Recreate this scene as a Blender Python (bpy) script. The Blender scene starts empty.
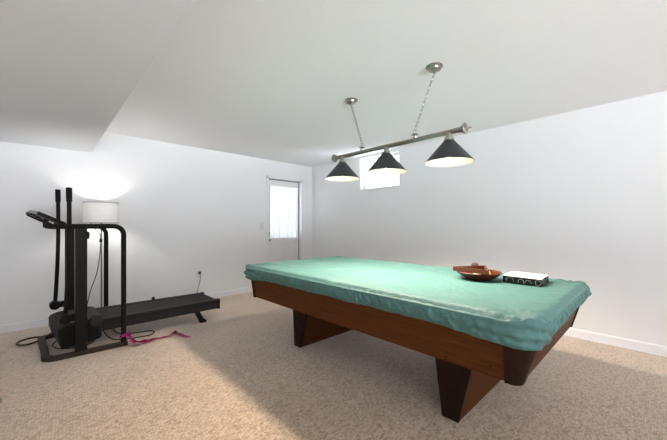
import bpy, bmesh, math, random
from mathutils import Vector, Matrix, noise
random.seed(4)
PI = math.pi
sc = bpy.context.scene
COL = sc.collection
CAM_H = 1.2
XR, YL, HC = 4.136, 5.013, 2.427        # right wall, left wall, ceiling
XMIN, YMIN = -3.0, -4.6                 # the part of the basement behind the camera
SOF_X, SOF_Z = 0.453, 2.13              # edge and underside of the dropped ceiling

# ------------------------------------------------------------------ materials
def mat(name, color, rough=0.5, metal=0.0, spec=0.5, bump=None, vary=None, emit=None, sheen=0.0):
    """bump=(scale, strength, distance), vary=(scale, amount)"""
    m = bpy.data.materials.new(name); m.use_nodes = True
    nt = m.node_tree; N = nt.nodes; L = nt.links
    b = N['Principled BSDF']
    b.inputs['Base Color'].default_value = (*color, 1)
    b.inputs['Roughness'].default_value = rough
    b.inputs['Metallic'].default_value = metal
    b.inputs['Specular IOR Level'].default_value = spec
    if sheen: b.inputs['Sheen Weight'].default_value = sheen
    tc = N.new('ShaderNodeTexCoord')
    if vary:
        n = N.new('ShaderNodeTexNoise'); n.inputs['Scale'].default_value = vary[0]; n.inputs['Detail'].default_value = 4
        L.new(tc.outputs['Object'], n.inputs['Vector'])
        r = N.new('ShaderNodeMapRange'); r.inputs['From Min'].default_value = 0.3; r.inputs['From Max'].default_value = 0.7
        r.inputs['To Min'].default_value = 1 - vary[1]; r.inputs['To Max'].default_value = 1 + vary[1]
        L.new(n.outputs['Fac'], r.inputs['Value'])
        mx = N.new('ShaderNodeVectorMath'); mx.operation = 'SCALE'
        mx.inputs[0].default_value = color
        L.new(r.outputs['Result'], mx.inputs['Scale']); L.new(mx.outputs['Vector'], b.inputs['Base Color'])
    if bump:
        n2 = N.new('ShaderNodeTexNoise'); n2.inputs['Scale'].default_value = bump[0]; n2.inputs['Detail'].default_value = 6
        L.new(tc.outputs['Object'], n2.inputs['Vector'])
        bp = N.new('ShaderNodeBump'); bp.inputs['Strength'].default_value = bump[1]; bp.inputs['Distance'].default_value = bump[2]
        L.new(n2.outputs['Fac'], bp.inputs['Height']); L.new(bp.outputs['Normal'], b.inputs['Normal'])
    if emit:
        b.inputs['Emission Color'].default_value = (*emit[0], 1); b.inputs['Emission Strength'].default_value = emit[1]
    return m

def wood(name, c1, c2, scale=(2, 2, 30), rough=0.4, axis_scale=6.0, spec=0.5):
    m = bpy.data.materials.new(name); m.use_nodes = True
    nt = m.node_tree; N = nt.nodes; L = nt.links; b = N['Principled BSDF']
    tc = N.new('ShaderNodeTexCoord'); mp = N.new('ShaderNodeMapping'); mp.inputs['Scale'].default_value = scale
    L.new(tc.outputs['Object'], mp.inputs['Vector'])
    n = N.new('ShaderNodeTexNoise'); n.inputs['Scale'].default_value = axis_scale; n.inputs['Detail'].default_value = 8
    n.inputs['Distortion'].default_value = 0.6
    L.new(mp.outputs['Vector'], n.inputs['Vector'])
    r = N.new('ShaderNodeValToRGB'); r.color_ramp.elements[0].position = 0.35; r.color_ramp.elements[1].position = 0.68
    r.color_ramp.elements[0].color = (*c1, 1); r.color_ramp.elements[1].color = (*c2, 1)
    L.new(n.outputs['Fac'], r.inputs['Fac']); L.new(r.outputs['Color'], b.inputs['Base Color'])
    b.inputs['Roughness'].default_value = rough; b.inputs['Specular IOR Level'].default_value = spec
    return m

def carpet_mat():
    m = bpy.data.materials.new('berber_carpet'); m.use_nodes = True
    nt = m.node_tree; N = nt.nodes; L = nt.links; b = N['Principled BSDF']
    tc = N.new('ShaderNodeTexCoord')
    mp = N.new('ShaderNodeMapping'); mp.inputs['Scale'].default_value = (1.0, 1.45, 1)
    mp.inputs['Rotation'].default_value = (0, 0, math.radians(2))
    L.new(tc.outputs['Object'], mp.inputs['Vector'])
    v = N.new('ShaderNodeTexVoronoi'); v.inputs['Scale'].default_value = 62; v.inputs['Randomness'].default_value = 0.4
    L.new(mp.outputs['Vector'], v.inputs['Vector'])
    # colour of each loop
    sp = N.new('ShaderNodeSeparateColor'); L.new(v.outputs['Color'], sp.inputs['Color'])
    r = N.new('ShaderNodeValToRGB'); e = r.color_ramp.elements
    e[0].position = 0.0; e[0].color = (0.250, 0.168, 0.104, 1)
    e[1].position = 1.0; e[1].color = (0.53, 0.395, 0.272, 1)
    k = e.new(0.25); k.color = (0.385, 0.275, 0.182, 1)
    L.new(sp.outputs['Red'], r.inputs['Fac'])
    # valley between loops, its shade put into the colour
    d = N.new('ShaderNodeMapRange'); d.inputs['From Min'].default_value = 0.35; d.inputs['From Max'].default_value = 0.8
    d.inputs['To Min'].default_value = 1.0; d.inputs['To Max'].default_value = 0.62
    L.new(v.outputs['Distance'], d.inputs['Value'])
    n = N.new('ShaderNodeTexNoise'); n.inputs['Scale'].default_value = 2.2; n.inputs['Detail'].default_value = 5
    L.new(tc.outputs['Object'], n.inputs['Vector'])
    w = N.new('ShaderNodeMapRange'); w.inputs['From Min'].default_value = 0.3; w.inputs['From Max'].default_value = 0.7
    w.inputs['To Min'].default_value = 0.93; w.inputs['To Max'].default_value = 1.06
    L.new(n.outputs['Fac'], w.inputs['Value'])
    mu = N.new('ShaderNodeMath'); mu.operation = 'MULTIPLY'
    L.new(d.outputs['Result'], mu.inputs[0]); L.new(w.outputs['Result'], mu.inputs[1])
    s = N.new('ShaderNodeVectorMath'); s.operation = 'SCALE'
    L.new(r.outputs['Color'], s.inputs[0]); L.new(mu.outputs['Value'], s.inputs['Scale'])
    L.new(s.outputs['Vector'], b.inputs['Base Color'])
    inv = N.new('ShaderNodeMath'); inv.operation = 'SUBTRACT'; inv.inputs[0].default_value = 1.0
    L.new(v.outputs['Distance'], inv.inputs[1])
    bp = N.new('ShaderNodeBump'); bp.inputs['Strength'].default_value = 0.5; bp.inputs['Distance'].default_value = 0.004
    L.new(inv.outputs['Value'], bp.inputs['Height']); L.new(bp.outputs['Normal'], b.inputs['Normal'])
    b.inputs['Roughness'].default_value = 0.95; b.inputs['Specular IOR Level'].default_value = 0.1
    b.inputs['Sheen Weight'].default_value = 0.9; b.inputs['Sheen Roughness'].default_value = 0.45; b.inputs['Sheen Tint'].default_value = (1, 0.95, 0.90, 1)
    return m

def sheer_mat(name, color, trans, see):
    m = bpy.data.materials.new(name); m.use_nodes = True
    nt = m.node_tree; N = nt.nodes; L = nt.links; N.clear()
    out = N.new('ShaderNodeOutputMaterial')
    d = N.new('ShaderNodeBsdfDiffuse'); d.inputs['Color'].default_value = (*color, 1)
    t = N.new('ShaderNodeBsdfTranslucent'); t.inputs['Color'].default_value = (*color, 1)
    tp = N.new('ShaderNodeBsdfTransparent')
    # woven threads, slightly uneven
    tc = N.new('ShaderNodeTexCoord'); n = N.new('ShaderNodeTexNoise'); n.inputs['Scale'].default_value = 60
    mp = N.new('ShaderNodeMapping'); mp.inputs['Scale'].default_value = (1, 1, 6)
    L.new(tc.outputs['Object'], mp.inputs['Vector']); L.new(mp.outputs['Vector'], n.inputs['Vector'])
    r = N.new('ShaderNodeMapRange'); r.inputs['To Min'].default_value = trans*0.75; r.inputs['To Max'].default_value = trans*1.25
    L.new(n.outputs['Fac'], r.inputs['Value'])
    m1 = N.new('ShaderNodeMixShader'); L.new(r.outputs['Result'], m1.inputs[0])
    L.new(d.outputs[0], m1.inputs[1]); L.new(t.outputs[0], m1.inputs[2])
    m2 = N.new('ShaderNodeMixShader'); m2.inputs[0].default_value = see
    L.new(m1.outputs[0], m2.inputs[1]); L.new(tp.outputs[0], m2.inputs[2])
    L.new(m2.outputs[0], out.inputs['Surface'])
    return m

def glass_mat():
    m = bpy.data.materials.new('window_glass'); m.use_nodes = True
    nt = m.node_tree; N = nt.nodes; L = nt.links; N.clear()
    out = N.new('ShaderNodeOutputMaterial')
    tp = N.new('ShaderNodeBsdfTransparent'); tp.inputs['Color'].default_value = (0.96, 0.98, 0.98, 1)
    g = N.new('ShaderNodeBsdfGlossy'); g.inputs['Roughness'].default_value = 0.03
    mx = N.new('ShaderNodeMixShader')
    mx.inputs[0].default_value = 0.06; L.new(tp.outputs[0], mx.inputs[1]); L.new(g.outputs[0], mx.inputs[2])
    L.new(mx.outputs[0], out.inputs['Surface'])
    return m

def box_pattern_mat():
    """black gift-box board with pale outlined rings scattered over it"""
    m = bpy.data.materials.new('ring_printed_board'); m.use_nodes = True
    nt = m.node_tree; N = nt.nodes; L = nt.links; b = N['Principled BSDF']
    b.inputs['Base Color'].default_value = (0.006, 0.008, 0.007, 1); b.inputs['Roughness'].default_value = 0.5; b.inputs['Specular IOR Level'].default_value = 0.08
    return m

M = dict(
    wall=mat('white_wall_paint', (0.805, 0.815, 0.82), 0.85, spec=0.2, bump=(60, 0.12, 0.004), vary=(0.9, 0.02)),
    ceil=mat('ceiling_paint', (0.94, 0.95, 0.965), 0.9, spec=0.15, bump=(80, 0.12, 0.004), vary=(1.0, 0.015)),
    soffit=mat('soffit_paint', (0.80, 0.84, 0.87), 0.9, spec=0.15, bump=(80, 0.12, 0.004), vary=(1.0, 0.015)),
    trim=mat('trim_paint', (0.80, 0.81, 0.84), 0.45, vary=(3, 0.02)),
    door=mat('door_paint', (0.76, 0.76, 0.77), 0.5, vary=(3, 0.02)),
    carpet=carpet_mat(),
    apron=wood('walnut_panel', (0.062, 0.0175, 0.003), (0.096, 0.030, 0.006), (6, 1, 14), 0.5, 5, spec=0.12),
    dark=wood('dark_brown_trim', (0.013, 0.0055, 0.003), (0.024, 0.010, 0.005), (6, 6, 1.2), 0.45, 8, spec=0.12),
    slab=mat('table_slate', (0.2, 0.2, 0.2), 0.8, vary=(8, 0.1)),
    cover=mat('green_table_cloth', (0.080, 0.178, 0.160), 0.48, spec=0.15, bump=(34, 0.5, 0.014), vary=(5, 0.06)),
    nickel=mat('brushed_nickel', (0.36, 0.345, 0.32), 0.32, 1.0, vary=(12, 0.1)),
    shade=mat('charcoal_enamel', (0.034, 0.036, 0.039), 0.42, spec=0.3, vary=(6, 0.08)),
    shade_in=mat('white_enamel', (0.86, 0.82, 0.75), 0.5, vary=(6, 0.02)),
    bulb=mat('glowing_bulb', (1, 0.9, 0.75), 0.5, emit=((1.0, 0.80, 0.60), 34)),
    bulb2=mat('glowing_lamp_bulb', (1, 0.9, 0.8), 0.5, emit=((1.0, 0.95, 0.90), 350)),
    black=mat('black_plastic', (0.009, 0.0075, 0.007), 0.5, spec=0.1, vary=(20, 0.15)),
    tube=mat('dark_brown_steel', (0.010, 0.0075, 0.006), 0.5, spec=0.12, vary=(15, 0.12)),
    base=mat('brown_steel_base', (0.034, 0.024, 0.017), 0.5, spec=0.15, vary=(15, 0.12)),
    hood=mat('charcoal_hood', (0.034, 0.031, 0.029), 0.55, spec=0.12, bump=(200, 0.15, 0.002), vary=(14, 0.1)),
    belt=mat('running_belt', (0.022, 0.0195, 0.019), 0.65, spec=0.12, bump=(300, 0.2, 0.001), vary=(18, 0.12)),
    rail=mat('grey_side_rail', (0.020, 0.018, 0.017), 0.55, spec=0.12, vary=(15, 0.1)),
    foam=mat('black_foam_grip', (0.010, 0.010, 0.010), 0.9, spec=0.2, bump=(250, 0.3, 0.002), vary=(20, 0.1)),
    screen=mat('grey_console_edge', (0.12, 0.115, 0.11), 0.35, vary=(15, 0.1)),
    cord=mat('black_rubber_cord', (0.012, 0.011, 0.010), 0.55, vary=(20, 0.1)),
    greycord=mat('grey_lamp_cord', (0.05, 0.048, 0.045), 0.5, vary=(20, 0.1)),
    pole=mat('grey_metal_pole', (0.22, 0.21, 0.2), 0.35, 0.8, vary=(10, 0.1)),
    linen=sheer_mat('white_linen_shade', (0.80, 0.795, 0.785), 0.25, 0.0),
    darktrim=mat('dark_shade_trim', (0.16, 0.15, 0.14), 0.6, vary=(20, 0.1)),
    curtain=sheer_mat('sheer_white_curtain', (0.92, 0.93, 0.95), 0.04, 0.14),
    glass=glass_mat(),
    pink=mat('magenta_webbing', (0.33, 0.012, 0.12), 0.6, bump=(150, 0.3, 0.002), vary=(25, 0.2)),
    bowl=wood('red_brown_bowl_wood', (0.058, 0.011, 0.004), (0.125, 0.029, 0.010), (4, 12, 4), 0.35, 5, spec=0.25),
    rack=wood('brown_rack_wood', (0.065, 0.020, 0.008), (0.11, 0.035, 0.013), (10, 10, 2), 0.4, 6, spec=0.3),
    ballw=mat('ivory_ball', (0.8, 0.76, 0.62), 0.15, vary=(9, 0.03)),
    bally=mat('yellow_ball', (0.72, 0.46, 0.06), 0.15, vary=(9, 0.03)),
    ballb=mat('brown_ball', (0.05, 0.032, 0.022), 0.6, spec=0.25, vary=(30, 0.3)),
    boxside=box_pattern_mat(),
    boxlid=mat('white_box_lid', (0.85, 0.83, 0.78), 0.5, vary=(14, 0.03)),
    ring=mat('pale_ring_print', (0.40, 0.45, 0.39), 0.6, vary=(20, 0.05)),
    plate=mat('white_wall_plate', (0.70, 0.70, 0.71), 0.4, vary=(8, 0.02)),
    chrome=mat('satin_chrome', (0.40, 0.40, 0.41), 0.3, 1.0, vary=(12, 0.08)),
    gap=mat('dark_gap_shade', (0.10, 0.10, 0.105), 0.8, vary=(12, 0.1)),  # painted shade for the gap round the door leaf
    greybar=mat('grey_plastic', (0.30, 0.31, 0.32), 0.5, vary=(12, 0.06)),
)

# ------------------------------------------------------------------ mesh helpers
class MB:
    def __init__(self): self.bm = bmesh.new(); self.mi = 0
    def _f(self, vs):
        try:
            f = self.bm.faces.new(vs); f.material_index = self.mi; return f
        except ValueError: return None
    def hexa(self, p):                   # 8 points: bottom 4 ccw, top 4 ccw
        v = [self.bm.verts.new(q) for q in p]
        for q in ((3,2,1,0),(4,5,6,7),(0,1,5,4),(1,2,6,5),(2,3,7,6),(3,0,4,7)): self._f([v[i] for i in q])
        return self
    def box(self, a, b):
        (x0,y0,z0),(x1,y1,z1) = a, b
        return self.hexa([(x0,y0,z0),(x1,y0,z0),(x1,y1,z0),(x0,y1,z0),(x0,y0,z1),(x1,y0,z1),(x1,y1,z1),(x0,y1,z1)])
    def prism(self, poly, y0, y1):       # polygon in xz, extruded along y
        a = [self.bm.verts.new((x, y0, z)) for x, z in poly]; b = [self.bm.verts.new((x, y1, z)) for x, z in poly]
        n = len(poly); self._f(a); self._f(b[::-1])
        for i in range(n): self._f([a[i], b[i], b[(i+1) % n], a[(i+1) % n]])
        return self
    def lathe(self, prof, c=(0,0,0), n=40, axis='z', close=False):
        rings = []
        for r, h in prof:
            ring = []
            for i in range(n):
                t = 2*PI*i/n
                p = (r*math.cos(t), r*math.sin(t), h)
                if axis == 'x': p = (p[2], p[0], p[1])
                if axis == 'y': p = (p[1], p[2], p[0])
                ring.append(self.bm.verts.new((c[0]+p[0], c[1]+p[1], c[2]+p[2])))
            rings.append(ring)
        for k in range(len(rings) - (0 if close else 1)):
            A, B = rings[k], rings[(k+1) % len(rings)]
            for i in range(n): self._f([A[i], A[(i+1) % n], B[(i+1) % n], B[i]])
        if not close:
            if prof[0][0] > 1e-5: self._f(rings[0][::-1])
            if prof[-1][0] > 1e-5: self._f(rings[-1])
        return self
    def tube(self, pts, r, n=12, sx=1.0, cyc=False):
        pts = [Vector(p) for p in pts]; m = len(pts); rs = r if isinstance(r, (list, tuple)) else [r]*m
        rings = []; up = None
        for i, p in enumerate(pts):
            if cyc: t = (pts[(i+1) % m] - pts[i-1]).normalized()
            else: t = (pts[min(i+1, m-1)] - pts[max(i-1, 0)]).normalized()
            if up is None:
                up = Vector((0,0,1)) if abs(t.z) < 0.9 else Vector((1,0,0))
            a = (up - t*up.dot(t)).normalized(); b = t.cross(a); up = a
            rings.append([self.bm.verts.new(p + a*rs[i]*math.cos(2*PI*k/n)*sx + b*rs[i]*math.sin(2*PI*k/n)) for k in range(n)])
        for i in range(m if cyc else m-1):
            A, B = rings[i], rings[(i+1) % m]
            for k in range(n): self._f([A[k], A[(k+1) % n], B[(k+1) % n], B[k]])
        if not cyc: self._f(rings[0][::-1]); self._f(rings[-1])
        return self
    def ball(self, c, r, sz=1.0):
        prof = [(max(1e-6, r*math.sin(PI*i/14)), -r*math.cos(PI*i/14)*sz) for i in range(15)]
        return self.lathe(prof, c, 24)
    def rot(self, ang, axis, c):
        bmesh.ops.rotate(self.bm, verts=self.bm.verts, cent=c, matrix=Matrix.Rotation(ang, 3, axis)); return self
    def build(self, name, mats, parent=None, smooth=None, bevel=0.0, seg=2):
        bm = self.bm
        bmesh.ops.remove_doubles(bm, verts=bm.verts, dist=1e-6)
        bmesh.ops.recalc_face_normals(bm, faces=bm.faces)
        if bevel: bmesh.ops.bevel(bm, geom=[e for e in bm.edges if len(e.link_faces) == 2 and e.calc_face_angle(0) > 0.5],
                                  offset=bevel, segments=seg, profile=0.7, affect='EDGES', clamp_overlap=True)
        me = bpy.data.meshes.new(name)
        org = Vector((0,0,0))
        bm.to_mesh(me); bm.free()
        for m_ in (mats if isinstance(mats, (list, tuple)) else [mats]): me.materials.append(m_)
        o = bpy.data.objects.new(name, me); COL.objects.link(o)
        if parent:
            o.parent = parent
            # the mesh is written in world space; the parent chain only translates
            off = world_loc(parent); me.transform(Matrix.Translation(-off))
        if smooth is not None:
            for p in me.polygons: p.use_smooth = True
            me.set_sharp_from_angle(angle=math.radians(smooth))
        return o

def world_loc(o):
    v = Vector(o.location)
    while o.parent: o = o.parent; v += Vector(o.location)
    return v
def recentre(o):
    """move a top-level mesh's origin to the middle of its underside"""
    vs = [v.co for v in o.data.vertices]
    c = Vector(((min(v.x for v in vs)+max(v.x for v in vs))/2, (min(v.y for v in vs)+max(v.y for v in vs))/2, min(v.z for v in vs)))
    o.data.transform(Matrix.Translation(-c)); o.location = c
    return o
def tag(o, label=None, cat=None, group=None, kind=None):
    if label: o['label'] = label
    if cat: o['category'] = cat
    if group: o['group'] = group
    if kind: o['kind'] = kind
    return o
def thing(name, label, cat, loc, group=None, kind=None):
    o = bpy.data.objects.new(name, None); COL.objects.link(o); o.location = loc; o.empty_display_size = 0.1
    return tag(o, label, cat, group, kind)
def arc(c, r, a0, a1, n, plane='xz'):
    out = []
    for i in range(n+1):
        a = a0 + (a1-a0)*i/n
        x, z = r*math.cos(a), r*math.sin(a)
        out.append((c[0]+x, c[1], c[2]+z) if plane == 'xz' else (c[0]+x, c[1]+z, c[2]))
    return out
def smooth_path(pts, k=6):
    P = [Vector(p) for p in pts]; out = []
    for i in range(len(P)-1):
        p0, p1, p2, p3 = P[max(i-1,0)], P[i], P[i+1], P[min(i+2, len(P)-1)]
        for j in range(k):
            t = j/k
            out.append(0.5*((2*p1)+(p2-p0)*t+(2*p0-5*p1+4*p2-p3)*t*t+(3*p1-p0-3*p2+p3)*t**3))
    out.append(P[-1]); return out

# ------------------------------------------------------------------ the room
DX0, DX1, DZ = 3.075, 3.845, 2.085          # door opening in the left wall
WV0, WV1, WZ0, WZ1 = 2.84, 3.66, 1.82, 2.385  # small window in the right wall
T = 0.16
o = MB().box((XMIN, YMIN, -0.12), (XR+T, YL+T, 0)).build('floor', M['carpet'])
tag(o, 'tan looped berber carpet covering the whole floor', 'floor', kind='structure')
o = MB().box((SOF_X, YMIN, HC), (XR+T, YL+T, HC+0.12)).build('ceiling', M['ceil'])
tag(o, 'upper white ceiling above pool table', 'ceiling', kind='structure')
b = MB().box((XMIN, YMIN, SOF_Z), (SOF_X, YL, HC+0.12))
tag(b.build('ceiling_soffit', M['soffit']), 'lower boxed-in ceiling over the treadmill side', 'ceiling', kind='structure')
b = MB()
b.box((XMIN, YL, 0), (DX0, YL+T, HC)).box((DX1, YL, 0), (XR+T, YL+T, HC)).box((DX0, YL, DZ), (DX1, YL+T, HC))
tag(b.build('wall_left', M['wall']), 'white wall with the door, behind the treadmill', 'wall', kind='structure')
b = MB()
b.box((XR, YMIN, 0), (XR+T, WV0, HC)).box((XR, WV1, 0), (XR+T, YL, HC))
b.box((XR, WV0, 0), (XR+T, WV1, WZ0)).box((XR, WV0, WZ1), (XR+T, WV1, HC))
tag(b.build('wall_right', M['wall']), 'long white wall with the small high window, behind the pool table', 'wall', kind='structure')
b = MB().box((XMIN-T, YMIN, 0), (XMIN, YL+T, HC))
b.box((XMIN, YMIN-T, 0), (-2.4, YMIN, HC)); b.box((1.5, YMIN-T, 0), (XR+T, YMIN, HC))  # unseen end pieces, added to limit light from the open side
tag(b.build('wall_rear', M['wall']), 'unseen white wall behind the camera, its opening shaped for the light', 'wall', kind='structure')

def baseboard(name, a, bb, axis, label):
    m = MB(); d = 0.014; h = 0.092
    if axis == 'x':   # along the left wall
        m.box((a, YL-d, 0), (bb, YL, h-0.012)); m.hexa([(a,YL-d,h-0.012),(bb,YL-d,h-0.012),(bb,YL,h-0.012),(a,YL,h-0.012),(a,YL-0.006,h),(bb,YL-0.006,h),(bb,YL,h),(a,YL,h)])
    else:
        m.box((XR-d, a, 0), (XR, bb, h-0.012)); m.hexa([(XR-d,a,h-0.012),(XR,a,h-0.012),(XR,bb,h-0.012),(XR-d,bb,h-0.012),(XR-0.006,a,h),(XR,a,h),(XR,bb,h),(XR-0.006,bb,h)])
    return tag(m.build(name, M['trim']), label, 'baseboard', kind='structure')
baseboard('baseboard_left', XMIN, DX0-0.055, 'x', 'white baseboard along the wall behind the treadmill')
baseboard('baseboard_right', YMIN, YL, 'y', 'white baseboard along the wall behind the pool table')

# door casing and jamb
c = 0.05
b = MB()
for x0, x1 in ((DX0-c, DX0), (DX1, DX1+c)): b.box((x0, YL-0.012, 0), (x1, YL, DZ+c))
b.box((DX0-c, YL-0.012, DZ), (DX1+c, YL, DZ+c))
tag(b.build('trim_1', M['wall'], bevel=0.003), 'white casing around the door', 'trim', kind='structure')

dr = thing('door_1', 'white panelled door with a curtained nine-pane window', 'door', ((DX0+DX1)/2, YL+0.09, 0), kind='structure')
yd0, yd1 = YL+0.07, YL+0.11
gx0, gx1, gz0, gz1 = 3.165, 3.775, 0.945, 1.945
b = MB()
b.box((DX0+0.012, yd0, 0.01), (gx0, yd1, DZ-0.018)).box((gx1, yd0, 0.01), (DX1-0.022, yd1, DZ-0.018))
b.box((gx0, yd0, 0.01), (gx1, yd1, gz0)).box((gx0, yd0, gz1), (gx1, yd1, DZ-0.018))
b.build('door_leaf', M['door'], dr)
b = MB()
for x0, x1 in ((3.19, 3.44), (3.50, 3.75)):
    b.box((x0, yd0-0.008, 0.20), (x1, yd0, 0.215)).box((x0, yd0-0.008, 0.845), (x1, yd0, 0.86))
    b.box((x0, yd0-0.008, 0.20), (x0+0.015, yd0, 0.86)).box((x1-0.015, yd0-0.008, 0.20), (x1, yd0, 0.86))
    b.hexa([(x0+0.03, yd0, 0.235), (x1-0.03, yd0, 0.235), (x1-0.03, yd0, 0.825), (x0+0.03, yd0, 0.825),
            (x0+0.05, yd0-0.007, 0.255), (x1-0.05, yd0-0.007, 0.255), (x1-0.05, yd0-0.007, 0.805), (x0+0.05, yd0-0.007, 0.805)])
b.build('raised_panels', M['door'], dr)
b = MB(); fw = 0.028
b.box((gx0-fw, yd0-0.012, gz0-fw), (gx0, yd0, gz1+fw)).box((gx1, yd0-0.012, gz0-fw), (gx1+fw, yd0, gz1+fw))
b.box((gx0, yd0-0.012, gz0-fw), (gx1, yd0, gz0)).box((gx0, yd0-0.012, gz1), (gx1, yd0, gz1+fw))
for i in (1, 2):
    x = gx0+(gx1-gx0)*i/3; b.box((x-0.011, yd0+0.004, gz0), (x+0.011, yd0+0.03, gz1))
    z = gz0+(gz1-gz0)*i/3; b.box((gx0, yd0+0.004, z-0.011), (gx1, yd0+0.03, z+0.011))
b.build('window_frame', M['door'], dr)
MB().box((gx0, yd0+0.014, gz0), (gx1, yd0+0.018, gz1)).build('glass', M['glass'], dr)
# sheer curtain: gathered folds, rods top and bottom
b = MB(); nx, nz = 120, 24; rows = []
for j in range(nz+1):
    t = j/nz; z = gz0-0.012+(gz1-gz0+0.035)*t; row = []
    for i in range(nx+1):
        s = i/nx; x = gx0-0.012+(gx1-gx0+0.024)*s
        x += -0.018*math.sin(PI*t)*(2*s-1)
        y = yd0-0.026 + 0.006*math.sin(s*62+1.3*math.sin(3*t))*(0.6+0.4*abs(2*t-1)) + 0.003*noise.noise((s*9, t*3, 1))
        row.append(b.bm.verts.new((x, y, z)))
    rows.append(row)
for j in range(nz):
    for i in range(nx): b._f([rows[j][i], rows[j][i+1], rows[j+1][i+1], rows[j+1][i]])
b.build('curtain', M['curtain'], dr, smooth=180)
b = MB()
for z in (gz0+0.002, gz1+0.018): b.tube([(gx0-0.03, yd0-0.026, z), (gx1+0.03, yd0-0.026, z)], 0.006)
b.build('curtain_rod', M['trim'], dr, smooth=40)
kx = 3.115
b = MB().lathe([(0.030, 0), (0.030, 0.006), (0.012, 0.012), (0.011, 0.035), (0.024, 0.042), (0.028, 0.056), (0.022, 0.068), (0.001, 0.071)], (0,0,0), 24, 'y')
def hardware(b_, name, z):
    o_ = b_.build(name, M['chrome'], None, smooth=40); o_.data.transform(Matrix.Rotation(PI, 4, 'Z')); o_.parent = dr; o_.location = Vector((kx, yd0, z)) - world_loc(dr)
hardware(b, 'door_knob', 0.915)
b = MB().lathe([(0.028, 0), (0.028, 0.012), (0.02, 0.018), (0.001, 0.02)], (0,0,0), 24, 'y')
hardware(b, 'deadbolt', 1.040)
b = MB()
b.box((DX0, YL+0.112, 0), (DX0+0.012, YL+T, DZ)).box((DX1-0.012, YL+0.112, 0), (DX1, YL+T, DZ)).box((DX0, YL+0.112, DZ-0.012), (DX1, YL+T, DZ))
b.build('door_stop', M['door'], dr)
b = MB().box((DX1-0.021, yd0+0.002, 0.01), (DX1-0.001, yd0+0.03, DZ-0.002)).box((DX0+0.002, yd0+0.002, DZ-0.017), (DX1-0.002, yd0+0.03, DZ-0.002))
b.build('gap_shade', M['gap'], dr)  # dark strips stand in for the shade in the door gap

# small high window
wn = thing('window_1', 'small high basement window washed out by daylight', 'window', (XR+0.1, (WV0+WV1)/2, WZ0), kind='structure')
b = MB(); xw0, xw1 = XR+0.095, XR+0.135; f = 0.035
b.box((xw0, WV0, WZ0), (xw1, WV0+f, WZ1)).box((xw0, WV1-f, WZ0), (xw1, WV1, WZ1)).box((xw0, WV0+f, WZ0), (xw1, WV1-f, WZ0+f)).box((xw0, WV0+f, WZ1-f), (xw1, WV1-f, WZ1))
b.build('window_frame', M['trim'], wn)
MB().box((xw0+0.018, WV0+f, WZ0+f), (xw0+0.022, WV1-f, WZ1-f)).build('glass', M['glass'], wn)
MB().box((XR-0.025, WV0-0.03, WZ0-0.02), (xw0, WV1+0.03, WZ0)).build('window_sill', M['trim'], wn)

# wall plates
sw = thing('light_switch', 'white light switch plate on the wall left of the door', 'switch', (2.93, YL, 1.18))
MB().box((2.93-0.037, YL-0.007, 1.18-0.058), (2.93+0.037, YL, 1.18+0.058)).build('switch_plate', M['plate'], sw, bevel=0.003)
MB().box((2.925, YL-0.018, 1.172), (2.935, YL-0.006, 1.192)).build('toggle', M['plate'], sw, bevel=0.002)
ox, oz = 1.807, 0.425
ou = thing('wall_outlet', 'white wall outlet beyond the rear end of the treadmill deck', 'outlet', (ox, YL, oz))
MB().box((ox-0.036, YL-0.006, oz-0.058), (ox+0.036, YL, oz+0.058)).build('outlet_plate', M['plate'], ou, bevel=0.003)
b = MB()
for dz in (0.02, -0.02): b.box((ox-0.016, YL-0.008, oz+dz-0.013), (ox+0.016, YL-0.0055, oz+dz+0.013))
b.build('socket', M['plate'], ou)
pc = thing('power_cord', 'black plug and thin cord hanging from the wall outlet', 'cord', (ox, YL-0.03, 0))
MB().box((ox-0.017, YL-0.045, oz+0.001), (ox+0.017, YL-0.009, oz+0.04)).build('plug', M['cord'], pc, bevel=0.005)
pts = smooth_path([(ox, YL-0.042, oz+0.015), (ox-0.004, YL-0.07, oz-0.03), (ox-0.012, YL-0.07, 0.32), (ox-0.05, YL-0.08, 0.18), (ox-0.075, YL-0.10, 0.06), (ox-0.12, YL-0.14, 0.008), (ox-0.3, YL-0.3, 0.008)])
MB().tube(pts, 0.0042, 8).build('cable', M['cord'], pc, smooth=60)

# ------------------------------------------------------------------ pool table
PT = thing('pool_table', 'brown wooden pool table with dark trimmed slab legs, under green cloth', 'pool table', (2.26, 1.68, 0))
UB0, UB1, VB0, VB1, ZB = 1.613, 2.905, 0.440, 2.948, 0.45
UT0, UT1, VT0, VT1, ZT = 1.578, 2.955, 0.360, 3.018, 0.735
th = 0.03
def lerp(a, b, t): return a+(b-a)*t
def apron(pb, qb, pt, qt, nrm, name, m):
    n = Vector(nrm)*th
    P = [Vector((*pb, ZB)), Vector((*qb, ZB)), Vector((*qb, ZB))+n, Vector((*pb, ZB))+n, Vector((*pt, ZT)), Vector((*qt, ZT)), Vector((*qt, ZT))+n, Vector((*pt, ZT))+n]
    return MB().hexa(P).build(name, m, PT, bevel=0.002)
kb, kt = 0.056, 0.131
apron((UB0, VB0+kb), (UB0, VB1-kb), (UT0, VT0+kt), (UT0, VT1-kt), (1,0,0), 'apron', M['apron'])
apron((UB1, VB0+kb), (UB1, VB1-kb), (UT1, VT0+kt), (UT1, VT1-kt), (-1,0,0), 'apron', M['apron'])
apron((UB0+kb, VB0), (UB1-kb, VB0), (UT0+kt, VT0), (UT1-kt, VT0), (0,1,0), 'apron', M['apron'])
apron((UB0+kb, VB1), (UB1-kb, VB1), (UT0+kt, VT1), (UT1-kt, VT1), (0,-1,0), 'apron', M['apron'])
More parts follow.
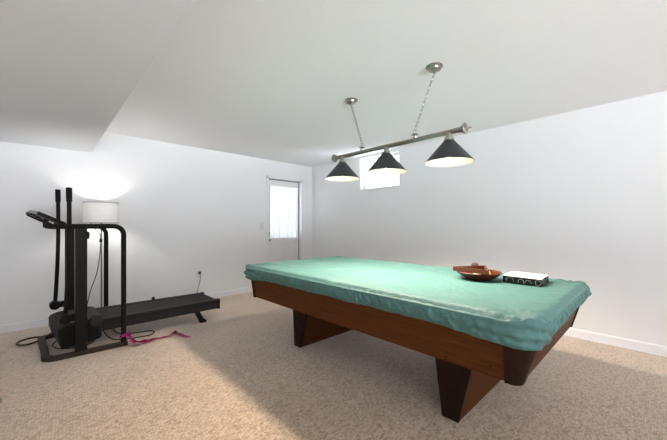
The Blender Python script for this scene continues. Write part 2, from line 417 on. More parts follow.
def corner(iu, iv):
    ub, ut = (UB0, UT0) if iu < 0 else (UB1, UT1); vb, vt = (VB0, VT0) if iv < 0 else (VB1, VT1)
    e = 0.006; zb, zt = ZB-0.006, ZT-0.015
    def ring(u, v, z, w, r):
        u += iu*e; v += iv*e
        du, dv = -iu, -iv; wu, wv = w, w
        pts = [(u+du*wu, v)]
        for k in range(7):
            t_ = PI/2*k/6
            pts.append((u+du*r*(1-math.sin(t_)), v+dv*r*(1-math.cos(t_))))
        pts += [(u, v+dv*wv), (u+du*0.018, v+dv*wv)]
        for k in range(6, -1, -1):
            t_ = PI/2*k/6; q = r-0.018
            pts.append((u+du*(r-q*math.sin(t_)), v+dv*(r-q*math.cos(t_))))
        pts += [(u+du*wu, v+dv*0.018)]
        return [(a, c_, z) for a, c_ in pts]
    b = MB(); A = [b.bm.verts.new(p) for p in ring(ub, vb, zb, 0.070, 0.050)]; B = [b.bm.verts.new(p) for p in ring(ut, vt, zt, 0.150, 0.125)]
    n = len(A); b._f(A[::-1]); b._f(B)
    for i in range(n): b._f([A[i], A[(i+1) % n], B[(i+1) % n], B[i]])
    b.build('corner_post', M['dark'], PT)
for iu in (-1, 1):
    for iv in (-1, 1): corner(iu, iv)
MB().box((UT0+0.07, VT0+0.07, 0.69), (UT1-0.07, VT1-0.07, 0.738)).build('table_bed', M['slab'], PT)
MB().box((UB0+0.03, VB0+0.03, 0.455), (UB1-0.03, VB1-0.03, 0.475)).build('bottom_panel', M['dark'], PT)
def pedestal(v0b, v1b, v0t, v1t):
    zt = 0.455; ub, ut = 1.825, 1.735; mu = 2.26; mb, mt = 2*mu-ub, 2*mu-ut
    k = 0.03   # depth of the dark end piece
    p = MB().hexa([(ub+k, v0b+.004, 0), (mb-k, v0b+.004, 0), (mb-k, v1b-.004, 0), (ub+k, v1b-.004, 0), (ut+k, v0t+.004, zt), (mt-k, v0t+.004, zt), (mt-k, v1t-.004, zt), (ut+k, v1t-.004, zt)]).build('pedestal_leg', M['apron'], PT)
    MB().hexa([(ub, v0b, 0), (ub+k, v0b, 0), (ub+k, v1b, 0), (ub, v1b, 0), (ut, v0t, zt), (ut+k, v0t, zt), (ut+k, v1t, zt), (ut, v1t, zt)]).build('end_trim', M['dark'], p, bevel=0.006)
    MB().hexa([(mb-k, v0b, 0), (mb, v0b, 0), (mb, v1b, 0), (mb-k, v1b, 0), (mt-k, v0t, zt), (mt, v0t, zt), (mt, v1t, zt), (mt-k, v1t, zt)]).build('end_trim', M['dark'], p, bevel=0.006)
pedestal(0.828, 0.932, 0.700, 0.940)
pedestal(2.400, 2.495, 2.180, 2.400)
for v, z in ((0.80, 0.475), (0.80, 0.46), (0.57, 0.50)):
    t = (z-ZB)/(ZT-ZB); u = lerp(UB0, UT0, t)
    MB().lathe([(0.008, 0.012), (0.008, 0.002), (0.005, -0.003), (0.0005, -0.004)], (u, v, z), 14, 'x').build('bolt', M['dark'], PT, smooth=50)

# green cloth cover: fitted sheet over rails and bed
CU0, CU1, CV0, CV1, CR = 1.556, 2.974, 0.344, 3.056, 0.155
RZ, BZ = 0.781, 0.765
def outline(n_side=(150, 290), n_c=22):
    P = []
    def side(a, b_, n):
        for i in range(n): P.append((lerp(a[0], b_[0], i/n), lerp(a[1], b_[1], i/n)))
    def cor(cx, cy, a0):
        for i in range(n_c): 
            a = a0 + PI/2*i/n_c; P.append((cx+CR*math.cos(a), cy+CR*math.sin(a)))
    Q = 0.10                                   # the near corner hangs rounder than the other three
    def cor2(cx, cy, a0, r):
        for i in range(n_c):
            a = a0 + PI/2*i/n_c; P.append((cx+r*math.cos(a), cy+r*math.sin(a)))
    side((CU0+CR, CV0), (CU1-Q, CV0), n_side[0]); cor2(CU1-Q, CV0+Q, -PI/2, Q)
    side((CU1, CV0+Q), (CU1, CV1-Q), n_side[1]); cor2(CU1-Q, CV1-Q, 0, Q)
    side((CU1-Q, CV1), (CU0+Q, CV1), n_side[0]); cor2(CU0+Q, CV1-Q, PI/2, Q)
    side((CU0, CV1-Q), (CU0, CV0+CR), n_side[1]); cor2(CU0+CR, CV0+CR, PI, CR)
    return P
def sstep(a, b_, x):
    t = min(1, max(0, (x-a)/(b_-a))); return t*t*(3-2*t)
pockets = [(CU0+.11, CV0+.11), (CU1-.11, CV0+.11), (CU0+.11, CV1-.11), (CU1-.11, CV1-.11), (CU0+.085, 1.67), (CU1-.085, 1.67)]
def cover_z(x, y):
    d = min(x-CU0, CU1-x, y-CV0, CV1-y)
    z = lerp(RZ, BZ, sstep(0.05, 0.28, d))
    z -= 0.026*(1-sstep(0.0, 0.06, d))**2
    for px, py in pockets:
        q = math.hypot(x-px, y-py); z -= (0.018 if abs(py-1.67) > 0.1 else 0.008)*math.exp(-(q/0.05)**2)
        # short creases raying out of each pocket
        a = math.atan2(y-py, x-px)
        z += (0.004 if abs(py-1.67) > 0.1 else 0.001)*math.exp(-(q/0.16)**2)*math.sin(a*9+px*7)*sstep(0.02, 0.07, q)
    # lengthwise pulls and soft ripples
    n1 = noise.noise((x*1.6+y*0.35, y*0.7, 3.1)); n2 = noise.noise((x*7+y*2.2, y*1.6-x, 8.7)); n3 = noise.noise((x*18, y*5, 1.2))
    z += (0.0065*n1 + 0.0035*n2 + 0.0012*n3)*sstep(0.0, 0.10, d)
    # long taut diagonal folds
    for (ax, ay, bx, by, h, w) in ((1.75, 0.55, 2.75, 1.75, .006, .016), (1.72, 2.75, 2.70, 1.55, .006, .018), (1.85, 0.50, 2.50, 0.85, .005, .013),
                                   (2.10, 2.85, 2.35, 1.10, .006, .016), (2.6, 0.42, 2.35, 0.95, .005, .013), (1.75, 1.2, 2.25, 0.45, .005, .014), (1.70, 1.9, 2.0, 0.9, .005, .015)):
        L_ = math.hypot(bx-ax, by-ay); tx, ty = (bx-ax)/L_, (by-ay)/L_
        s = (x-ax)*tx+(y-ay)*ty; q = abs(-(x-ax)*ty+(y-ay)*tx)
        if 0 < s < L_: z += h*math.exp(-(q/w)**2)*math.sin(PI*s/L_)
    return z
OUT = outline(); NO = len(OUT)
b = MB(); cxm, cym = (CU0+CU1)/2, (CV0+CV1)/2
ts = [0.0] + [0.02+0.98*(1-(1-i/70)**1.6) for i in range(0, 71)]
rings = []
for t in ts[1:]:
    rings.append([b.bm.verts.new((x_, y_, cover_z(x_, y_))) for x_, y_ in ((lerp(cxm, px, t), lerp(cym, py, t)) for px, py in OUT)])
cen = b.bm.verts.new((cxm, cym, cover_z(cxm, cym)))
for i in range(NO): b._f([cen, rings[0][i], rings[0][(i+1) % NO]])
# skirt
arc_s = [0.0]
for i in range(1, NO): arc_s.append(arc_s[-1]+math.hypot(OUT[i][0]-OUT[i-1][0], OUT[i][1]-OUT[i-1][1]))
TOT = arc_s[-1]+math.hypot(OUT[0][0]-OUT[-1][0], OUT[0][1]-OUT[-1][1])
def nrm_at(i):
    x0, y0 = OUT[i-3]; x1, y1 = OUT[(i+3) % NO]
    tx, ty = x1-x0, y1-y0; l = math.hypot(tx, ty); return ty/l, -tx/l
K = 16
for k in range(1, K+1):
    f = k/K; ring = []
    for i, (px, py) in enumerate(OUT):
        nx_, ny_ = nrm_at(i); s = arc_s[i]; a = 2*PI*s/TOT
        cs = Vector((math.cos(a)*TOT/(2*PI), math.sin(a)*TOT/(2*PI), 0))
        # how close to a corner
        dc = min(math.hypot(px-qx, py-qy) for qx, qy in ((CU0, CV0), (CU1, CV0), (CU0, CV1), (CU1, CV1)))
        near = math.exp(-(dc/0.33)**2)
        ztop = cover_z(px, py)
        hem = 0.657 - 0.030*near*(1 if px < 2.2 else 0.3) + 0.007*noise.noise(cs*5.0) + 0.005*noise.noise(cs*19)
        z = lerp(ztop, hem, f)
        skew = (z-0.7)*1.1
        fold = noise.noise(Vector((cs.x*24+skew*22*near, cs.y*24+skew*14, z*4.5)))*0.011 + noise.noise(Vector((cs.x*52, cs.y*52, z*7+3)))*0.008
        # near the corners the gathers sweep sideways
        fold += near*(0.009 if px < 2.2 else 0.005)*math.sin((z-0.64)*115 + s*13 + 3*noise.noise(cs*6))
        prof = 0.008*math.sin(PI*min(1, f*1.25)) - 0.020*sstep(0.72, 1.0, f)
        env = sstep(0.0, 0.3, f)
        off = prof + fold*env
        off = max(off, -0.012 if f < 0.85 else -0.018)
        ring.append(b.bm.verts.new((px+nx_*off, py+ny_*off, z)))
    rings.append(ring)
for A, B in zip(rings[:-1], rings[1:]):
    for i in range(NO): b._f([A[i], A[(i+1) % NO], B[(i+1) % NO], B[i]])
o = b.build('table_cover', M['cover'], smooth=180); recentre(o)
tag(o, 'thin green fitted cloth cover stretched over the pool table', 'table cover')
def cz(x, y, r=0.0):
    return max(cover_z(x+r*math.cos(a), y+r*math.sin(a)) for a in [k*PI/8 for k in range(16)])

# bowl, ball rack and balls
BX, BY, BR = 2.540, 0.986, 0.168
bz = max(cz(BX, BY, 0.05), cz(BX, BY, 0.08), cover_z(BX, BY)) + 0.001
b = MB().lathe([(0.0005, bz), (0.085, bz), (0.092, bz+0.004), (0.125, bz+0.020), (0.152, bz+0.040), (BR, bz+0.056), (BR-0.004, bz+0.061), (BR-0.012, bz+0.057),
                (0.142, bz+0.044), (0.115, bz+0.026), (0.085, bz+0.012), (0.04, bz+0.009), (0.0005, bz+0.009)], (BX, BY, 0), 64)
o = b.build('wooden_bowl', M['bowl'], smooth=50); recentre(o)
tag(o, 'shallow red-brown wooden bowl on the green table cover', 'bowl')
rz0 = bz+0.0615
tri = [Vector((2.415, 1.150, rz0)), Vector((2.385, 0.850, rz0)), Vector((2.690, 0.985, rz0))]
rk = thing('ball_rack', 'brown wooden triangle ball rack lying across the bowl', 'ball rack', tuple(sum(tri, Vector())/3))
cen_ = sum(tri, Vector())/3
for i in range(3):
    p, q = tri[i], tri[(i+1) % 3]
    t = (q-p).normalized(); n = Vector((-t.y, t.x, 0))
    if (cen_-p).dot(n) < 0: n = -n
    w = 0.016; e1 = p + t*0.012; e2 = q - t*0.012; hgt = Vector((0,0,0.034))
    MB().hexa([e1, e2, e2+n*w, e1+n*w, e1+hgt, e2+hgt, e2+n*w+hgt, e1+n*w+hgt]).build('side', M['rack'], rk, bevel=0.004)
def ball(name, c, r, m, label, grp=None):
    o = MB().ball((0,0,0), r).build(name, m, smooth=180); o.location = c
    return tag(o, label, 'ball', grp)
fz = bz+0.010+0.0285
ball('billiard_ball', (BX-0.015, BY+0.005, fz), 0.0285, M['ballw'], 'pale ivory ball inside the wooden bowl, nearest the bowl centre')
ball('billiard_ball', (BX+0.035, BY-0.052, fz+0.0035), 0.0285, M['bally'], 'yellow ball inside the wooden bowl, beside the ivory ball')
ball('billiard_ball', (2.640, 1.055, rz0+0.0285), 0.0285, M['ballb'], 'dark brown ball on the bowl rim behind the triangle rack')
# patterned box
bx = thing('gift_box', 'flat black box with pale ring pattern and white lid on the table cover', 'box', (2.66, 0.68, 0))
A = Vector((2.535, 0.806)); Bq = Vector((2.512, 0.553)); ex = Vector((0.265, 0.012))
Cq = Bq+ex; D = A+ex
z0 = max(cover_z(lerp(a_, c2, i/12), lerp(b2, d2, i/12)) for (a_, b2), (c2, d2) in ((A, Bq), (Bq, Cq), (Cq, D), (D, A)) for i in range(13))
z0 = max(z0, cover_z(2.66, 0.68))+0.001; z1 = z0+0.050
bx.location.z = z0
def h8(P, za, zb, g=0.0):
    c_ = sum(P, Vector((0,0)))/4; Q = [p+(p-c_).normalized()*g for p in P]
    return [(p.x, p.y, za) for p in Q]+[(p.x, p.y, zb) for p in Q]
P4 = [Bq, Cq, D, A]
body = MB().hexa(h8(P4, z0, z1-0.003)).build('body', M['boxside'], bx, bevel=0.0015)
MB().hexa(h8(P4, z1-0.003, z1, 0.001)).build('lid', M['boxlid'], bx, bevel=0.001)
# ring print: thin raised rings on the visible sides
def ringprint(P, Q, u, zc, R, clip=True):
    t = (Q-P).normalized(); n = Vector((t.y, -t.x)); c_ = (P+Q)/2
    mid = sum(P4, Vector((0,0)))/4
    if (c_-mid).dot(n) < 0: n = -n
    pts = []
    for i in range(33):
        a = 2*PI*i/32; du, dz = R*math.cos(a), R*math.sin(a)
        zz = zc+dz
        p = P + t*(u+du) + n*0.0006
        pts.append((Vector((p.x, p.y, zz)), z0+0.003 < zz < z1-0.005))
    seg = []
    for p, ok in pts+[(None, False)]:
        if ok: seg.append(p)
        else:
            if len(seg) > 2: MB().tube(seg, 0.0007, 6).build('printed_ring', M['ring'], body, smooth=60)
            seg = []
for u, zc, R in ((0.050, z0+0.016, 0.026), (0.125, z0+0.014, 0.019), (0.172, z0+0.010, 0.022), (0.235, z0+0.022, 0.018)): ringprint(A, Bq, u, zc, R)
for u, zc, R in ((0.05, z0+0.026, 0.02), (0.12, z0+0.02, 0.018), (0.19, z0+0.03, 0.017)): ringprint(Bq, Cq, u, zc, R)

# ------------------------------------------------------------------ hanging billiard light
LU, BZL = 2.2, 1.893
BL = thing('billiard_light', 'three-shade billiard light with nickel bar hanging on chains above the pool table', 'ceiling light', (LU, 1.62, BZL))
V0, V1 = 0.985, 2.265
MB().lathe([(0.019, V0), (0.019, V1)], (LU, 0, BZL), 24, 'y').build('bar', M['nickel'], BL, smooth=40)
def finial(v, s):
    prof = [(0.021, 0), (0.021, 0.012), (0.026, 0.014), (0.026, 0.022), (0.02, 0.026), (0.022, 0.03), (0.040, 0.033), (0.042, 0.039), (0.036, 0.044), (0.016, 0.046), (0.014, 0.056), (0.006, 0.064), (0.004, 0.078), (0.0005, 0.086)]
    b = MB().lathe([(r, s*h) for r, h in prof], (LU, v, BZL), 28, 'y'); b.build('finial', M['nickel'], BL, smooth=35)
finial(V0, -1); finial(V1, 1)
for v in (1.068, 1.642, 2.190):
    z = 1.668; top = 1.832; R = 0.177
    b = MB()
    outer = [(0.034, top), (0.05, top-0.016), (R, z)]; 
    b.lathe([(0.034, top), (0.046, top-0.013), (R, z), (R-0.003, z-0.001)], (LU, v, 0), 56)
    b.mi = 1
    b.lathe([(R-0.003, z-0.001), (0.043, top-0.016), (0.030, top-0.003), (0.002, top-0.003)], (LU, v, 0), 56)
    # remove the cap disc that would close the open mouth
    for f_ in [f_ for f_ in b.bm.faces if len(f_.verts) > 8 and f_.calc_center_median().z < z+0.05]: b.bm.faces.remove(f_)
    sh = b.build('lamp_shade', [M['shade'], M['shade_in']], BL, smooth=40)
    MB().lathe([(0.030, top-0.004), (0.036, top), (0.036, top+0.012), (0.026, top+0.018), (0.022, top+0.03), (0.022, top+0.058)], (LU, v, 0), 28).build('socket_cap', M['nickel'], sh, smooth=35)
    MB().lathe([(0.0005, 1.694), (0.016, 1.698), (0.026, 1.712), (0.030, 1.730), (0.027, 1.748), (0.018, 1.772), (0.014, 1.79), (0.014, 1.825)], (LU, v, 0), 24).build('light_bulb', M['bulb'], sh, smooth=60)
    ld = bpy.data.lights.new('bulb_light', 'SPOT'); ld.energy = 134; ld.color = (1.0, 0.86, 0.72); ld.shadow_soft_size = 0.065
    ld.spot_size = math.radians(140); ld.spot_blend = 0.65
    lo = bpy.data.objects.new('bulb_light', ld); COL.objects.link(lo); lo.parent = sh; lo.location = Vector((LU, v, 1.670)) - world_loc(sh)
def chain(v_bar, v_c):
    zb = BZL+0.072; zc = HC-0.05
    hg = MB().lathe([(0.020, 0.014), (0.022, 0.022), (0.014, 0.028), (0.013, 0.036), (0.030, 0.042), (0.027, 0.048), (0.012, 0.05), (0.009, 0.056), (0.0005, 0.058)], (LU, v_bar, BZL), 10)
    h = hg.build('hanger', M['nickel'], BL, smooth=30)
    lp = [(LU, v_bar+0.013*math.cos(a), BZL+0.067+0.015*math.sin(a)) for a in [2*PI*k/20 for k in range(20)]]
    MB().tube(lp, 0.0028, 8, cyc=True).build('loop', M['nickel'], h, smooth=60)
    p, q = Vector((LU, v_bar, zb+0.008)), Vector((LU, v_c, zc))
    d = (q-p); n = max(4, int(d.length/0.030)); t = d.normalized(); b = MB()
    for i in range(n):
        c_ = p+d*((i+0.5)/n); side = Vector((1,0,0)) if i % 2 else t.cross(Vector((1,0,0))).normalized()
        hl, hw = d.length/n/2+0.0045, 0.0078
        b.tube([c_ + t*(hl-hw)*(1 if math.sin(a) > 0 else -1)*(abs(math.sin(a)) > 1e-6) + t*hw*math.sin(a) + side*hw*math.cos(a) for a in [2*PI*(k+.5)/16 for k in range(16)]], 0.0021, 6, cyc=True)
    b.build('chain', M['nickel'], BL, smooth=60)
    MB().lathe([(0.064, HC), (0.064, HC-0.008), (0.052, HC-0.016), (0.048, HC-0.028), (0.028, HC-0.034), (0.012, HC-0.04), (0.010, HC-0.052), (0.0005, HC-0.054)], (LU, v_c, 0), 36).build('canopy', M['nickel'], BL, smooth=35)
chain(1.356, 1.186); chain(1.927, 2.066)

# ------------------------------------------------------------------ treadmill
TM = thing('treadmill', 'black cross-walk treadmill with two arm poles in front of the white wall', 'treadmill', (0.7, 4.08, 0))
# floor base: one bent rectangular tube
def rect_sweep(pts, w, h, name, m, par, bev=0.004):
    b = MB(); R = []
    P = [Vector(p) for p in pts]
    for i, p in enumerate(P):
        t = (P[min(i+1, len(P)-1)] - P[max(i-1, 0)]); t.z = 0; t.normalize(); n = Vector((-t.y, t.x, 0))
        R.append([b.bm.verts.new(p + n*sx*w/2 + Vector((0, 0, sz*h))) for sx, sz in ((-1, 0), (1, 0), (1, 1), (-1, 1))])
    for A_, B_ in zip(R[:-1], R[1:]):
        for k in range(4): b._f([A_[k], A_[(k+1) % 4], B_[(k+1) % 4], B_[k]])
    b._f(R[0][::-1]); b._f(R[-1])
    return b.build(name, m, par)
bp = [(0.620, 3.660, 0.0), (0.30, 3.668, 0)] + [(0.105+0.09*math.cos(a), 3.760+0.09*math.sin(a), 0) for a in [math.radians(d) for d in (-90, -110, -130, -150, -170)]] + [(0.015, 3.95, 0), (0.0, 4.20, 0)] + \
     [(0.08+0.09*math.cos(a), 4.36+0.09*math.sin(a), 0) for a in [math.radians(d) for d in (175, 150, 125, 100)]] + [(0.25, 4.45, 0), (0.57, 4.45, 0)]
rect_sweep(bp, 0.055, 0.038, 'base_frame', M['base'], TM)
MB().lathe([(0.030, 0), (0.032, 0.012), (0.027, 0.02), (0.027, 0.06)], (0.588, 3.662, 0.0), 20).build('rubber_foot', M['black'], TM, smooth=40)
# motor hood
hp = [(0.115, 0.055), (0.090, 0.15), (0.088, 0.235), (0.105, 0.258), (0.16, 0.278), (0.31, 0.292), (0.39, 0.285), (0.43, 0.27), (0.43, 0.10), (0.30, 0.055)]
hb = MB().prism(hp, 3.79, 4.40)
for v_ in hb.bm.verts:
    if v_.co.x < 0.2: v_.co.x -= 0.055*(v_.co.y-3.79)/0.61 - 0.012
hb.build('motor_hood', M['hood'], TM, bevel=0.012, seg=3)
MB().prism([(0.130, 0.06), (0.112, 0.15), (0.110, 0.225), (0.13, 0.245), (0.18, 0.258), (0.40, 0.262), (0.42, 0.09), (0.30, 0.06)], 3.782, 3.796).build('hood_side_cover', M['black'], TM, bevel=0.003)
MB().lathe([(0.05, 3.775), (0.056, 3.785), (0.056, 3.815)], (0.385, 0, 0.262), 28, 'y').build('roller_cap', M['hood'], TM, smooth=40)
# deck
D0, D1, DV0, DV1 = 0.38, 1.612, 3.785, 4.355
MB().box((D0, DV0+0.075, 0.235), (D1-0.03, DV1-0.075, 0.262)).build('belt', M['belt'], TM, bevel=0.005)
def siderail(v0, v1):
    b = MB().prism([(D0, 0.150), (D1, 0.156), (D1, 0.255), (D1-0.012, 0.268), (D0, 0.268)], v0, v1)
    b.build('side_rail', M['rail'], TM, bevel=0.004)
siderail(DV0, DV0+0.072); siderail(DV1-0.072, DV1)
MB().box((D0, DV0-0.003, 0.232), (D1-0.05, DV0+0.001, 0.246)).build('rail_groove', M['black'], TM)
MB().box((D0+0.02, DV0+0.08, 0.165), (D1-0.3, DV1-0.08, 0.230)).build('under_tray', M['black'], TM)
MB().box((D1-0.022, DV0-0.004, 0.149), (D1+0.010, DV0+0.060, 0.270)).build('end_cap', M['black'], TM, bevel=0.006)
MB().box((D1-0.022, DV1-0.060, 0.149), (D1+0.010, DV1+0.004, 0.270)).build('end_cap', M['black'], TM, bevel=0.006)
MB().lathe([(0.024, DV0+0.07), (0.024, DV1-0.07)], (D1-0.022, 0, 0.238), 20, 'y').build('rear_roller', M['black'], TM, smooth=40)
for v in (3.875,):
    lg = MB().hexa([(1.40, v-0.03, 0.025), (1.455, v-0.03, 0.025), (1.455, v+0.03, 0.025), (1.40, v+0.03, 0.025), (1.325, v-0.03, 0.17), (1.385, v-0.03, 0.17), (1.385, v+0.03, 0.17), (1.325, v+0.03, 0.17)]).build('rear_leg', M['black'], TM, bevel=0.004)
    MB().box((1.40, v-0.038, 0), (1.475, v+0.038, 0.03)).build('rubber_foot', M['black'], lg, bevel=0.008)
MB().lathe([(0.016, 0.266), (0.018, 0.285), (0.018, 0.298), (0.001, 0.302)], (1.005, 4.335, 0), 18).build('adjuster_knob', M['black'], TM, smooth=40)
# uprights and handrails
def upright(u0, u1, v0, v1): return MB().box((u0, v0, 0.03), (u1, v1, 1.185)).build('upright', M['tube'], TM, bevel=0.006)
upn = upright(0.217, 0.303, 3.648, 3.700)
upf = upright(0.175, 0.255, 4.36, 4.40)
MB().lathe([(0.036, -0.004), (0.036, 0.010), (0.026, 0.018), (0.001, 0.020)], (0.303, 3.672, 1.105), 22, 'x').build('height_knob', M['black'], upn, smooth=40)
def handrail(us, ue, v, zt, zb):
    r = 0.085
    pts = [(us-0.03, v, zt+0.008), (us, v, zt+0.002), (us+0.03, v, zt)] + [(lerp(us+0.03, ue-r, i/4), v, zt) for i in range(1, 5)]
    pts += arc((ue-r, v, zt-r), r, PI/2, 0, 10)[1:] + [(ue, v, zb)]
    return MB().tube(pts, 0.0225, 16).build('handrail', M['tube'], TM, smooth=60)
handrail(0.10, 0.588, 3.664, 1.190, 0.03)
handrail(0.05, 0.540, 4.435, 1.180, 0.03)
# walking arms
def arm(vx, top, piv, label=None):
    (u1, z1), (u0, z0_) = top, piv
    pts = [Vector((lerp(u0, u1, t) + 0.012*math.sin(PI*t), vx, lerp(z0_, z1, t))) for t in [i/12 for i in range(13)]]
    a = MB().tube(pts, 0.0175, 14).build('walking_arm', M['tube'], TM, smooth=60)
    g = [Vector((lerp(u0, u1, t) + 0.012*math.sin(PI*t), vx, lerp(z0_, z1, t))) for t in (0.895, 0.92, 0.96, 1.0, 1.004)]
    MB().tube(g, [0.0215, 0.0225, 0.0225, 0.0225, 0.018], 16).build('foam_grip', M['foam'], a, smooth=60)
    MB().lathe([(0.030, -0.05), (0.045, -0.045), (0.047, 0.035), (0.028, 0.045), (0.02, 0.075)], (u0, vx, z0_), 24, 'y').build('pivot', M['black'], a, smooth=40)
    MB().prism([(u0-0.02, z0_-0.025), (u0+0.12, z0_-0.035), (u0+0.12, z0_+0.03), (u0-0.02, z0_+0.035)], vx-0.02, vx+0.03).build('crank_link', M['black'], a, bevel=0.006)
arm(3.735, (0.178, 1.542), (0.152, 0.345))
arm(4.440, (0.121, 1.578), (0.098, 0.345))
# console
cs_ = MB()
cs_.hexa([(-0.035, 3.80, 1.296), (0.150, 3.80, 1.193), (0.150, 4.40, 1.193), (-0.105, 4.40, 1.325), (-0.025, 3.80, 1.324), (0.165, 3.80, 1.222), (0.160, 4.40, 1.225), (-0.095, 4.40, 1.355)])
co = cs_.build('console', M['black'], TM, bevel=0.008)
MB().hexa([(-0.040, 3.815, 1.302), (-0.034, 3.815, 1.298), (-0.104, 4.385, 1.328), (-0.110, 4.385, 1.332), (-0.032, 3.815, 1.321), (-0.026, 3.815, 1.318), (-0.096, 4.385, 1.347), (-0.102, 4.385, 1.350)]).build('console_edge', M['screen'], co)
pts = smooth_path([(0.10, 3.675, 1.188), (0.0, 3.72, 1.232), (-0.080, 3.79, 1.280), (-0.095, 3.86, 1.292), (-0.112, 4.34, 1.325), (-0.09, 4.41, 1.315), (0.02, 4.42, 1.245), (0.10, 4.43, 1.190)], 6)
MB().tube(pts, 0.009, 10).build('console_frame', M['tube'], co, smooth=60)
MB().box((0.002, 3.70, 1.178), (0.042, 3.74, 1.228)).build('clamp', M['black'], co, bevel=0.006)
MB().tube([(0.02, 4.1, 1.215), (0.03, 4.1, 1.26)], 0.02, 10).build('console_mount', M['black'], co, smooth=60)
# cables
pts = smooth_path([(0.13, 4.30, 0.08), (0.085, 4.42, 0.05), (0.02, 4.50, 0.010), (-0.08, 4.55, 0.009), (-0.165, 4.50, 0.009), (-0.185, 4.40, 0.009), (-0.13, 4.33, 0.009), (-0.04, 4.36, 0.012), (0.05, 4.46, 0.035), (0.10, 4.40, 0.06), (0.15, 4.30, 0.09)], 6)
MB().tube(pts, 0.0085, 8).build('cable', M['cord'], TM, smooth=60)
pts = smooth_path([(0.50, 4.0, 0.16), (0.60, 4.0, 0.03), (0.74, 3.98, 0.008), (0.88, 3.94, 0.007), (0.905, 3.86, 0.007), (0.85, 3.79, 0.007), (0.76, 3.80, 0.007), (0.66, 3.82, 0.007), (0.52, 3.9, 0.02), (0.45, 3.95, 0.12)], 6)
MB().tube(pts, 0.006, 8).build('cable', M['cord'], TM, smooth=60)
pts = smooth_path([(0.16, 4.2, 0.08), (0.10, 4.12, 0.045), (0.07, 4.0, 0.040), (0.12, 3.86, 0.040), (0.25, 3.80, 0.040), (0.36, 3.83, 0.05), (0.42, 3.9, 0.12)], 6)
MB().tube(pts, 0.0065, 8).build('cable', M['cord'], TM, smooth=60)

# magenta strap
def ribbon(pts, w, roll, name, m, par=None):
    P = smooth_path(pts, 7); b = MB(); R = []
    n = len(P)
    for i, p in enumerate(P):
        t = (P[min(i+1, n-1)]-P[max(i-1, 0)]).normalized(); s = i/(n-1)*(len(pts)-1); k = min(int(s), len(pts)-2); a = lerp(roll[k], roll[k+1], s-k)
        side = t.cross(Vector((0,0,1)));
        if side.length < 0.2: side = Vector((1, -0.2, 0))
        side.normalize(); up = side.cross(t).normalized()
        d = side*math.cos(a)+up*math.sin(a); e = (d.cross(t)).normalized()*0.0014
        lift = abs(math.sin(a))*w/2
        q = p + Vector((0, 0, lift))
        R.append([b.bm.verts.new(q+d*w/2+e), b.bm.verts.new(q-d*w/2+e), b.bm.verts.new(q-d*w/2-e), b.bm.verts.new(q+d*w/2-e)])
    for A_, B_ in zip(R[:-1], R[1:]):
        for k in range(4): b._f([A_[k], A_[(k+1) % 4], B_[(k+1) % 4], B_[k]])
    b._f(R[0][::-1]); b._f(R[-1])
    return b.build(name, m, par, smooth=50)
ST = thing('strap', 'magenta webbing strap looped round the handrail post and trailing over the carpet', 'strap', (0.85, 3.62, 0))
loop = [(0.588+0.031*math.cos(a), 3.664+0.031*math.sin(a), 0.098+0.012*math.cos(a+1)) for a in [2*PI*k/18 for k in range(19)]]
b = MB(); R = []
for p in loop:
    c_ = Vector((p[0]-0.588, p[1]-3.664, 0)).normalized()*0.0015
    R.append([b.bm.verts.new(Vector(p)+c_+Vector((0,0,dz))) for dz in (-0.014, 0.014)]+[b.bm.verts.new(Vector(p)-c_+Vector((0,0,dz))) for dz in (0.014, -0.014)])
for A_, B_ in zip(R[:-1], R[1:]):
    for k in range(4): b._f([A_[k], A_[(k+1) % 4], B_[(k+1) % 4], B_[k]])
b.build('loop', M['pink'], ST, smooth=50)
ribbon([(0.618, 3.650, 0.090), (0.645, 3.635, 0.062), (0.655, 3.585, 0.022), (0.690, 3.555, 0.005), (0.740, 3.545, 0.004), (0.800, 3.560, 0.004), (0.87, 3.600, 0.004), (0.93, 3.615, 0.004), (1.00, 3.625, 0.004), (1.06, 3.650, 0.004), (1.095, 3.600, 0.003), (1.10, 3.53, 0.003), (1.135, 3.44, 0.003)], 0.056,
       [1.2, 0.9, 0.5, 0.3, 0.5, 0.9, 0.4, 0.1, 0.5, 0.9, 0.3, 0.15, 0.1], 'tail', M['pink'], ST)
ribbon([(0.632, 3.655, 0.06), (0.655, 3.62, 0.035), (0.70, 3.59, 0.012), (0.75, 3.575, 0.010), (0.80, 3.575, 0.012), (0.86, 3.592, 0.014)], 0.045, [0.8, 1.0, 0.6, 0.9, 0.5, 0.3], 'tail', M['pink'], ST)
ribbon([(0.93, 3.60, 0.008), (0.98, 3.585, 0.004), (1.03, 3.60, 0.004), (1.07, 3.655, 0.012)], 0.04, [0.5, 0.3, 0.6, 0.9], 'tail', M['pink'], ST)

# grey bar end at the left border of the photo
o = MB().tube([(-0.60, 3.16, 0.028), (-0.30, 3.05, 0.028), (-0.225, 3.022, 0.028), (-0.208, 3.016, 0.028), (-0.200, 3.013, 0.028)], [0.028, 0.028, 0.028, 0.023, 0.012], 18).build('grey_bar', M['greybar'], smooth=60)
recentre(o); tag(o, 'rounded grey bar end lying on the carpet in front of the treadmill', 'bar')

